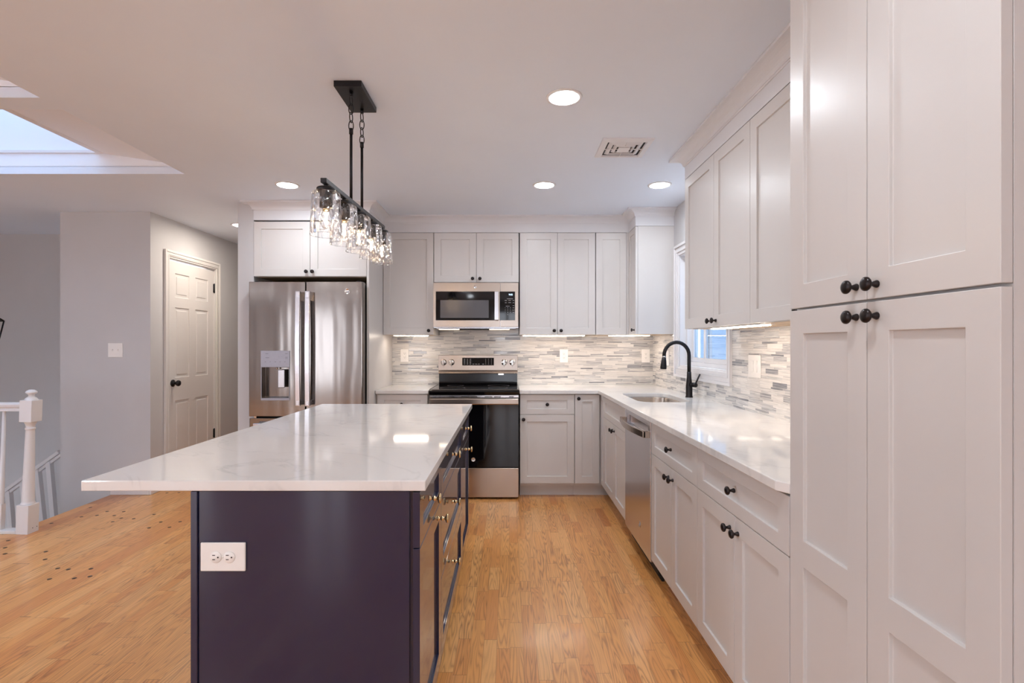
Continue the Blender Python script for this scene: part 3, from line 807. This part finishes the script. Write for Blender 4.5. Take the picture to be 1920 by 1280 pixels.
def fhandle(xc, par):
    b = MB(); n_ = 14; z0, z1 = .825, 1.733; A_ = []; B_ = []
    pts = []
    for k in range(n_+1):
        u = k/n_; z = z0+(z1-z0)*u; bow = .058+.012*math.sin(PI*u)
        pts.append((bow, z))
    poly = [(FY-p, z) for p, z in pts]+[(FY-p+.013, z) for p, z in pts[::-1]]
    b.prism(poly, 0, xc-.019, xc+.019)
    b.box(xc-.014, FY-.06, z0+.005, xc+.014, FY, z0+.045); b.box(xc-.014, FY-.06, z1-.075, xc+.014, FY, z1-.005)
    return b.build('handle', STEELD, par, .003, 2)
fhandle(-1.660, ld); fhandle(-1.583, rd)
fd = bowed(FX0, FX1, .06, .722).build('freezer_drawer', STEELV, t, .002)
b = MB(); b.prism([(FY-.058, .655), (FY-.045, .655), (FY-.045, .69), (FY-.058, .69)], 0, FX0+.06, FX1-.06); b.box(FX0+.08, FY-.05, .658, FX0+.12, FY, .687); b.box(FX1-.12, FY-.05, .658, FX1-.08, FY, .687)
b.build('handle', STEELD, fd, .004, 2)
for xx in (FX0+.03, FX1-.06): MB().box(xx, FY+.03, 1.80, xx+.03, FY+.12, 1.822).build('hinge_cover', DARK, t, .003)
MB().box(FX0+.03, FY+.02, .722, FX0+.05, FY+.06, .737).build('hinge', CHROME, t)
# ================================================================== range
RX0, RX1, RY = -.668, .090, 4.335
t = thing('range', 'stainless electric range with black glass cooktop between the base cabinets', 'stove')
b = MB(); b.box(RX0, RY+.03, .03, RX1, YB-.012, .905); b.build('body', BLKEN, t)
b = MB(); b.box(RX0+.03, RY+.06, 0, RX1-.03, YB-.1, .03); b.build('plinth', DARK, t)
b = MB(); b.prism([(RY+.002, .884), (RY-.004, .91), (RY+.004, .924), (RY+.03, .930), (YB-.09, .930), (YB-.09, .884)], 0, RX0-.005, RX1+.004)
ck = b.build('cooktop', BLKGL, t, .002, 2)
for (cx, cy, r_) in ((-.49, 4.50, .11), (-.09, 4.50, .085), (-.49, 4.76, .075), (-.09, 4.76, .10)):
    MB().lathe([(r_, .9302), (r_, .9305), (r_-.003, .9305), (r_-.003, .9302)], (cx, cy, 0), (0, 0, 1), 40, closed=True).build('burner_ring', PRINTD, ck)
b = MB(); b.box(RX0-.0055, RY+.02, .90, RX0-.0005, YB-.10, .9325); b.box(RX1, RY+.02, .90, RX1+.0045, YB-.10, .9325); b.build('side_trim', CHROME, t, .001)
# backguard
gy = 4.893
b = MB(); b.prism([(gy, 1.035), (gy+.012, 1.05), (gy-.004, 1.066), (gy+.008, 1.21), (YB-.012, 1.21), (YB-.012, 1.035)], 0, RX0, RX1); bgd = b.build('backguard', STEELH, t, .002)
b = MB(); b.prism([(gy+.010, .930), (gy+.006, .95), (gy+.014, .956), (gy+.016, 1.035), (YB-.012, 1.035), (YB-.012, .930)], 0, RX0+.004, RX1-.004); b.build('backguard_lower', BLKEN, t, .003)
MB().box(-.095, gy-.002, 1.022, -.045, gy+.02, 1.034).build('vent_clip', CHROME, t)
sl = (.012)/(1.21-1.066)
def gyz(z): return gy-.004+(z-1.066)*sl
b = MB(); b.prism([(gyz(1.112)-.0012, 1.112), (gyz(1.185)-.0012, 1.185), (gyz(1.185)+.004, 1.185), (gyz(1.112)+.004, 1.112)], 0, -.440, -.137)
dp = b.build('display_panel', BLKGL, bgd)
b = MB()
for r_ in range(4):
    z = 1.170-r_*.0145
    for c in range(3): b.box(-.425+c*.028, gyz(z)-.0022, z-.0022, -.412+c*.028, gyz(z)-.0012, z+.0022)
    for c in range(3): b.box(-.218+c*.027, gyz(z)-.0022, z-.002, -.213+c*.027, gyz(z)-.0012, z+.002)
for xx in (-.342, -.315, -.29, -.248): b.box(xx, gyz(1.125)-.0022, 1.1235, xx+.016, gyz(1.125)-.0012, 1.1265)
b.build('button_legends', PRINT, dp)
for xx in (-.617, -.542, -.039, .038):
    z = 1.142
    k_ = MB().lathe([(0, 0), (.029, 0), (.029, -.004), (.026, -.007), (.025, -.024), (.022, -.027), (0, -.027)], (xx, gyz(z), z), (0, 1, 0), 24).build('knob', CHROME, bgd)
    MB().box(xx-.0055, gyz(z)-.036, z-.026, xx+.0055, gyz(z)-.024, z+.026).build('grip', CHROME, k_, .003, 2)
    MB().box(xx-.0015, gyz(z-.04)-.0006, z-.046, xx+.0015, gyz(z-.04), z-.034).build('pointer_mark', PRINTD, bgd)
# oven door and drawer
b = MB(); b.box(RX0+.002, RY, .272, RX1-.002, RY+.03, .862); od = b.build('oven_door', BLKGL, t, .003, 2)
b = MB(); b.box(RX0+.002, RY-.001, .862, RX1-.002, RY+.03, .882); tt = b.build('vent_trim', STEELD, t, .001)
b = MB()
for (a, c) in ((.165, .21), (.27, .34), (.345, .405), (.47, .535), (.545, .605), (.675, .715)): b.box(RX0+a, RY-.0018, .866, RX0+c, RY-.0005, .873)
b.build('vent_slots', DARK, tt)
b = MB(); b.prism([(RY-.034, .812), (RY-.030, .806), (RY-.018, .806), (RY-.018, .858), (RY-.030, .858), (RY-.034, .852)], 0, RX0+.004, RX1-.004); b.box(RX0+.02, RY-.02, .815, RX0+.05, RY, .85); b.box(RX1-.05, RY-.02, .815, RX1-.02, RY, .85)
b.build('handle', STEELH, od, .002, 2)
badge(od, -.075 if False else -.296, .338, RY-.0002, .017)
MB().box(RX0+.002, RY, .018, RX1-.002, RY+.03, .266).build('storage_drawer', STEELH, t, .003, 2)
# ================================================================== microwave
MX0, MX1, MY = -.672, .0915, 4.588
t = thing('microwave', 'stainless over-the-range microwave with black window and keypad', 'microwave')
b = MB(); b.box(MX0, MY+.03, 1.462, MX1, YB-.009, 1.868); b.build('body', STEELD, t)
b = MB(); z0, z1 = 1.470, 1.866; sx = -.071
b.slab(MX0, z0, sx-.001, z1, MY, .028, [(MX0+.022, 1.528, sx-.018, 1.787, .002)])
md = b.build('door', STEELH, t, .003, 2)
MB().box(MX0+.0235, MY+.0008, 1.5295, sx-.0195, MY+.004, 1.7855).build('door_glass', BLKGL, md)
MB().box(MX0+.063, MY+.0003, 1.550, -.175, MY+.002, 1.709).build('window', GREYGL, md)
MB().prism([(MY-.045, 1.530), (MY-.032, 1.527), (MY-.030, 1.527), (MY-.030, 1.785), (MY-.045, 1.782)], 0, -.121, -.087).build('handle', STEELD, md, .002, 2)
b = MB(); b.box(-.116, MY-.032, 1.535, -.092, MY+.003, 1.56); b.box(-.116, MY-.032, 1.75, -.092, MY+.003, 1.78); b.build('handle_mount', DARK, md)
badge(md, -.297, 1.826, MY-.0002, .015)
b = MB(); b.slab(sx+.001, z0, MX1, z1, MY, .028, []); cp = b.build('control_side', STEELH, t, .003, 2)
kp = MB().box(-.082+.004, MY-.0012, 1.5285, .0605, MY+.002, 1.7865).build('keypad', BLKGL, cp, .001)
text('display', '9:05', .021, (.022, MY-.0016, 1.758), kp, DIGIT)
b = MB()
for (x0_, x1_, z_) in ((-.012, .042, 1.7205), (-.032, -.012, 1.706), (.001, .024, 1.706), (.039, .054, 1.706), (-.030, -.014, 1.686), (.001, .025, 1.687), (.040, .053, 1.686), (.040, .053, 1.660), (-.022, .012, 1.6555), (.040, .053, 1.640), (.036, .056, 1.620), (.040, .053, 1.600)):
    b.box(x0_, MY-.0018, z_-.0014, x1_, MY-.001, z_+.0014)
b.build('key_legends', PRINT, kp)
for i, ch in enumerate('1234567890'):
    r_, c = divmod(i, 3)
    if i == 9: c = 1
    text('key_digit', ch, .0125, (-.028+c*.0235, MY-.0016, 1.640-r_*.0200), kp, PRINT)
# underside: vents and two lamps
b = MB(); b.box(MX0+.02, MY+.05, 1.452, MX1-.02, YB-.05, 1.4625); us = b.build('underside_grille', STEELD, t, .004)
for xx in (-.63, -.17): MB().box(xx, MY+.06, 1.4475, xx+.18, MY+.12, 1.4525).build('lamp_lens', LEDW, us)
MB().box(-.44, MY+.06, 1.448, -.18, MY+.2, 1.4525).build('filter', DARK, us)
# ================================================================== dishwasher
t = at('dishwasher', 'stainless dishwasher with bowed handle in the right-hand base run', 'dishwasher', XF, 3.447, -PI/2)
w = .617
MB().box(.004, .04, .03, w-.004, .60, .885).build('tub', DARK, t)
b = MB(); b.slab(.004, .105, w-.004, .882, -.004, .04, [(.05, .790, w-.05, .855, .022)]); dd = b.build('door', STEELD, t, .003, 2)
poly = []; n_ = 16
for k in range(n_+1):
    u = k/n_; poly.append((.012+(w-.024)*u, -.040-.028*math.sin(PI*u)))
poly += [(x, y+.012) for x, y in poly[::-1]]
b = MB(); b.prism(poly, 2, .792, .828); b.box(.012, -.042, .792, .034, -.003, .828); b.box(w-.034, -.042, .792, w-.012, -.003, .828); b.build('handle', STEELH, dd, .002, 2)
badge(dd, w*.62, .235, -.0042, .018)
MB().box(.004, .06, .0, w-.004, .075, .10).build('kick_plate', DARK, t)

# ================================================================== lights
def recessed(x, y, m=LAMP, where='', group=None):
    t = thing('recessed_light', where, 'ceiling light', (x, y, H), 0, group)
    MB().lathe([(.067, -.0015), (.069, -.006), (.082, -.004), (.085, 0), (.067, 0)], (0, 0, 0), (0, 0, 1), 40, closed=True).build('trim_ring', TRIMW, t)
    MB().lathe([(0, -.002), (.0675, -.002), (.0675, -.0005), (0, -.0005)], (0, 0, 0), (0, 0, 1), 40).build('diffuser', m, t)
recessed(.262, 2.40, where='nearest round recessed ceiling light, before the air vent')
recessed(.262, 3.72, where='round recessed ceiling light beyond the vent, over the aisle')
recessed(1.10-.0, 3.72, where='round recessed ceiling light beside the upper cabinets, over the sink')
recessed(-1.605, 3.72, where='round recessed ceiling light in front of the refrigerator')
recessed(-2.60, 4.97, LAMPH, 'round recessed ceiling light in the side hallway by the door')
for k, (x, y) in enumerate(((.26, .7), (-1.6, .3), (-3.2, -.6), (-3.2, -2.4), (-.9, -1.6), (-.9, -3.0), (-5.2, -.6), (-5.2, -2.4), (.6, -1.6), (.6, -3.0))):  # extra ceiling lights out of view, added to fill the room with light
    recessed(x, y, where='unseen round ceiling light added to brighten the room', group='unseen ceiling lights added as fill')
def strip(label, x0, y0, x1, y1, z):
    t = thing('under_cabinet_light', label, 'light strip', ((x0+x1)/2, (y0+y1)/2, z)); a, c = abs(x1-x0)/2, abs(y1-y0)/2
    MB().box(-a-.012, -c-.012, -.003, a+.012, c+.012, 0).build('housing', PLATE, t, .001)
    MB().box(-a, -c, -.008, a, c, -.0025).build('diffuser', LEDM, t)
strip('lit strip under the wall cabinet left of the microwave', -1.05, 4.70, -.74, 4.74, 1.3985)
strip('lit strip under the two-door cabinet right of the microwave', .135, 4.70, .70, 4.74, 1.3985)
strip('lit strip under the corner wall cabinet', .93, 4.70, 1.30, 4.74, 1.3985)
strip('lit strip under the cabinet right of the sink window', 1.14, 2.30, 1.18, 2.88, 1.4035)
# ================================================================== ceiling vent
t = thing('ceiling_vent', 'square white ceiling air diffuser with stepped louvres', 'vent', (.678, 3.015, H))
b = MB()
for k, (o_, i_) in enumerate(((.145, .112), (.098, .076), (.064, .046))):
    zo, zi = (-.002, -.012) if k == 0 else (-.004-.002*k, -.016)
    c_ = [(-1,-1),(1,-1),(1,1),(-1,1)]
    for j in range(4):
        a, c = c_[j], c_[(j+1) % 4]
        if k == 0: b.quad([(a[0]*o_, a[1]*o_, 0), (c[0]*o_, c[1]*o_, 0), (c[0]*o_, c[1]*o_, -.006), (a[0]*o_, a[1]*o_, -.006)])
        b.quad([(a[0]*o_, a[1]*o_, -.006 if k == 0 else -.002), (c[0]*o_, c[1]*o_, -.006 if k == 0 else -.002), (c[0]*i_, c[1]*i_, -.014), (a[0]*i_, a[1]*i_, -.014)])
        b.quad([(a[0]*i_, a[1]*i_, -.014), (c[0]*i_, c[1]*i_, -.014), (c[0]*i_*.97, c[1]*i_*.97, -.004), (a[0]*i_*.97, a[1]*i_*.97, -.004)])
fr = b.build('louvre_frame', CROWN, t)
MB().box(-.034, -.034, -.015, .034, .034, -.008).build('centre_plate', TRIMW, t, .001)
b = MB(); b.box(-.112, -.002, -.012, .112, .002, -.008); b.box(-.002, -.112, -.012, .002, .112, -.008); b.build('cross_bar', TRIMW, t)
MB().box(-.11, -.11, -.0018, .11, .11, -.0006).build('duct_throat', DARK, t)

# ================================================================== chandelier
cx_, cy_, cz_ = -.706, 2.42, 1.954
t = thing('pendant_light', 'black linear chandelier with five hammered glass shades over the island', 'chandelier', (cx_, cy_, H))
MB().box(-.061, -.172, -.026, .061, .085, 0).build('canopy', BLACKM, t, .001)
bar_z = cz_-H; tilt = .034
def P(y, z=0, x=0):    # along the slightly tilted bar
    return (x, y, bar_z+y*tilt+z)
b = MB(); b.box(-.0115, -.465, -.009, .0115, .465, .009); b.xf(Matrix.Translation((0, 0, bar_z)) @ Matrix.Rotation(tilt, 4, 'X')); br = b.build('bar', BLACKM, t, .001)
for yy in (-.12, .05):
    zt = -.17 if yy < 0 else -.165
    b = MB(); b.cyl(P(yy, .005), (0, yy, zt-.02), .0065, 14); b.cyl((0, yy, zt-.045), (0, yy, zt-.02), .009, 14); b.build('rod', BLACKM, t)
    b = MB(); nl = 4; st = (abs(zt)-.018)/nl
    b.cyl((0, yy, -.045), (0, yy, -.026), .008, 12)
    for k in range(nl):
        zc = -.045-st*(k+.5)
        lp = []
        for a in range(16):
            an = 2*PI*a/16; u, v = .0105*math.cos(an), .0235*math.sin(an)
            lp.append((u, yy, zc+v) if k % 2 else (u*.35, yy+u*.94, zc+v))
        b.tube(lp, .0022, 6, closed=True)
    b.build('chain', BLACKM, t)
for i in range(5):
    yy = -.435+.2175*i
    z0 = yy*tilt+bar_z
    b = MB(); b.cyl((0, yy, z0-.022), (0, yy, z0-.004), .009, 14)
    b.lathe([(0, 0), (.036, 0), (.036, .011), (.033, .014), (0, .014)], (0, yy, z0-.036), (0, 0, 1), 28)
    b.lathe([(0, 0), (.0245, 0), (.0245, .062), (0, .062)], (0, yy, z0-.098), (0, 0, 1), 24)
    hd = b.build('lamp_holder', BLACKM, t)
    zt, zb = z0-.036, z0-.205
    b = MB(); b.lathe([(.030, zt), (.045, zt-.001), (.0515, zt-.006), (.054, zt-.016), (.0605, zb)], (0, yy, 0), (0, 0, 1), 48)
    b.tube([(.0595*math.cos(2*PI*k/40), yy+.0595*math.sin(2*PI*k/40), zb) for k in range(40)], .0014, 6, closed=True)
    sh = b.build('glass_shade', GLASS, hd)
    zb_ = z0-.098
    bl = MB().lathe([(.0125, zb_), (.0135, zb_-.008), (.0185, zb_-.03), (.0225, zb_-.052), (.0215, zb_-.066), (.014, zb_-.078), (0, zb_-.082)], (0, yy, 0), (0, 0, 1), 20).build('bulb', BULB, hd)
    f = []
    for k in range(9):
        f.append((.007*math.cos(k*2.4), yy+.007*math.sin(k*2.4), zb_-.02-(.04 if k % 2 else 0)))
    b = MB(); b.tube(f, .0011, 6); b.build('filament', FILA, hd)
    MB().lathe([(0, 0), (.0135, 0), (.0135, .012), (0, .012)], (0, yy, zb_-.012), (0, 0, 1), 16).build('bulb_base', BRASS, hd)

# ================================================================== stairs: railings
def turned_newel(par):
    b = MB(); w = .0425
    b.box(-w, -w, 0, w, w, .20)
    b.lathe([(0, .20), (.040, .20), (.041, .206), (.037, .212), (.0355, .222), (.034, .30), (.0255, .70), (.0245, .716), (.029, .722), (.029, .730), (.0245, .735), (.0265, .75), (.0335, .768), (.036, .775), (.034, .78), (0, .78)], seg=24)
    b.box(-w, -w, .775, w, w, .925)
    b.lathe([(0, .925), (.040, .925), (.030, .94), (.018, .948), (.016, .958), (.019, .966), (.030, .972), (.033, .979), (.028, .988), (.015, .996), (0, .998)], seg=24)
    return b.build('newel_post', TRIMW, par, .0015)
t = thing('stair_railing', 'white landing railing with turned newel post at the top of the stairs', 'railing', (-3.36, 3.575, 0))
n_ = turned_newel(t); n_.rotation_euler = (0, .032, 0)
b = MB()
for dx in (.012, .032): b.lathe([(0, 0), (.003, 0), (.003, .0012), (0, .0012)], (.0430, -.025+dx*1.6, .035), (1, 0, 0), 8)
b.build('screw_hole', DARK, n_)
b = MB(); b.prism([(-.026, .848), (.026, .848), (.026, .858), (.018, .866), (.030, .880), (.032, .895), (.022, .907), (-.022, .907), (-.032, .895), (-.030, .880), (-.018, .866), (-.026, .858)], 0, -3.2, -.014)
b.build('handrail', TRIMW, t, .001)
MB().box(-3.2, -.035, 0, -.05, .035, .022).build('shoe_rail', TRIMW, t, .002)
for k in range(24):
    x = -.186-.125*k
    b = MB(); b.box(-.016, -.016, .02, .016, .016, .20); b.lathe([(.016, .20), (.017, .21), (.0155, .22), (.0105, .845), (0, .85)], seg=12); b.xf(Matrix.Translation((x, 0, 0)) @ Matrix.Rotation(.032, 4, 'Y'))
    b.build('baluster', TRIMW, t)
# lower flight rail, seen through the opening
t = thing('stair_railing', 'white sloping handrail with square balusters down the stairwell', 'railing', (-4.70, 4.85, -.2))
def spt(px, py, Y=4.85):
    s_ = 960/Y; return ((px-953)/s_+4.70, (646-py)/s_+1.31+.2)
(xa, za), (xb, zb) = spt(-120, 1010), spt(112, 843)
d = Vector((xb-xa, zb-za)).normalized(); nn = Vector((-d.y, d.x))
pa, pb = Vector((xa, za)), Vector((xb+.0, zb))
def off(p, k): q_ = p+nn*k; return (q_.x, q_.y)
b = MB(); b.prism([off(pa, 0), off(pb, 0), off(pb, -.034), off(pa, -.034)], 1, -.030, .030); b.prism([off(pa, -.034), off(pb, -.034), off(pb, -.062), off(pa, -.062)], 1, -.016, .016)
b.build('handrail', TRIMW, t, .006, 2)
for (tx, ty, bx, by) in ((93, 870, 102, 975), (71, 885, 82, 990), (17, 925, 24, 1010), (44, 905, 54, 1000), (-8, 945, -2, 1040), (-34, 963, -30, 1060), (-60, 983, -56, 1080)):
    (x0_, z0_), (x1_, z1_) = spt(tx, ty), spt(bx, by)
    dx = (x1_-x0_)/(z1_-z0_); zt = z0_+.03; zb2 = z0_-.95
    b = MB(); v = []
    for z in (zb2, zt):
        xc = x0_+dx*(z-z0_)
        v.append([b.bm.verts.new((xc+a*.021, c*.021, z)) for a, c in ((-1,-1),(1,-1),(1,1),(-1,1))])
    b.bm.faces.new(v[0]); b.bm.faces.new(v[1][::-1])
    for k in range(4): b.bm.faces.new([v[0][k], v[1][k], v[1][(k+1) % 4], v[0][(k+1) % 4]])
    b.build('baluster', TRIMW, t)
# treads going down to the left below the landing
t = thing('staircase', 'stair flight going down behind the landing railing', 'stairs', (-4.4, 4.9, -2.7))
for k in range(13):
    x0_ = .44-.26*k; z_ = 2.7-.19*(k+1)-.35
    if z_ <= .05 or x0_ < -1.85: break
    b = MB(); b.box(x0_-.285, -.01, z_-.03, x0_, .47, z_, 0); b.box(x0_-.02, -.01, max(0, z_-.3), x0_, .47, z_-.03, 1); b.build('tread', [FLOOR, TRIMW], t)
# lantern hanging in the stairwell, only its corner shows at the left edge
t = thing('lantern', 'black framed hanging lantern just inside the left edge', 'lantern', (-4.765, 4.60, 1.20))
b = MB(); bt, tp = .075, .118
def fpost(a, c): return ((a*bt, c*bt, 0), (a*tp, c*tp, .33))
cs = [(-1,-1),(1,-1),(1,1),(-1,1)]
for k in range(4):
    p0, p1 = fpost(*cs[k]); q0, q1 = fpost(*cs[(k+1) % 4])
    b.tube([p0, p1], .008, 4); b.tube([p0, q0], .008, 4); b.tube([p1, q1], .008, 4)
b.tube([(0, 0, .45), (-tp, -tp, .33)], .006, 4); b.tube([(0, 0, .45), (tp, tp, .33)], .006, 4); b.tube([(0, 0, .45), (tp, -tp, .33)], .006, 4); b.tube([(0, 0, .45), (-tp, tp, .33)], .006, 4)
fr = b.build('lantern_frame', BLACKM, t)
MB().cyl((0, 0, .45), (0, 0, H-1.2), .005, 8).build('suspension_rod', BLACKM, t)
MB().lathe([(0, .02), (.02, .03), (.026, .09), (.015, .14), (0, .15)], (0, 0, 0), (0, 0, 1), 14).build('bulb', PLATE, t)
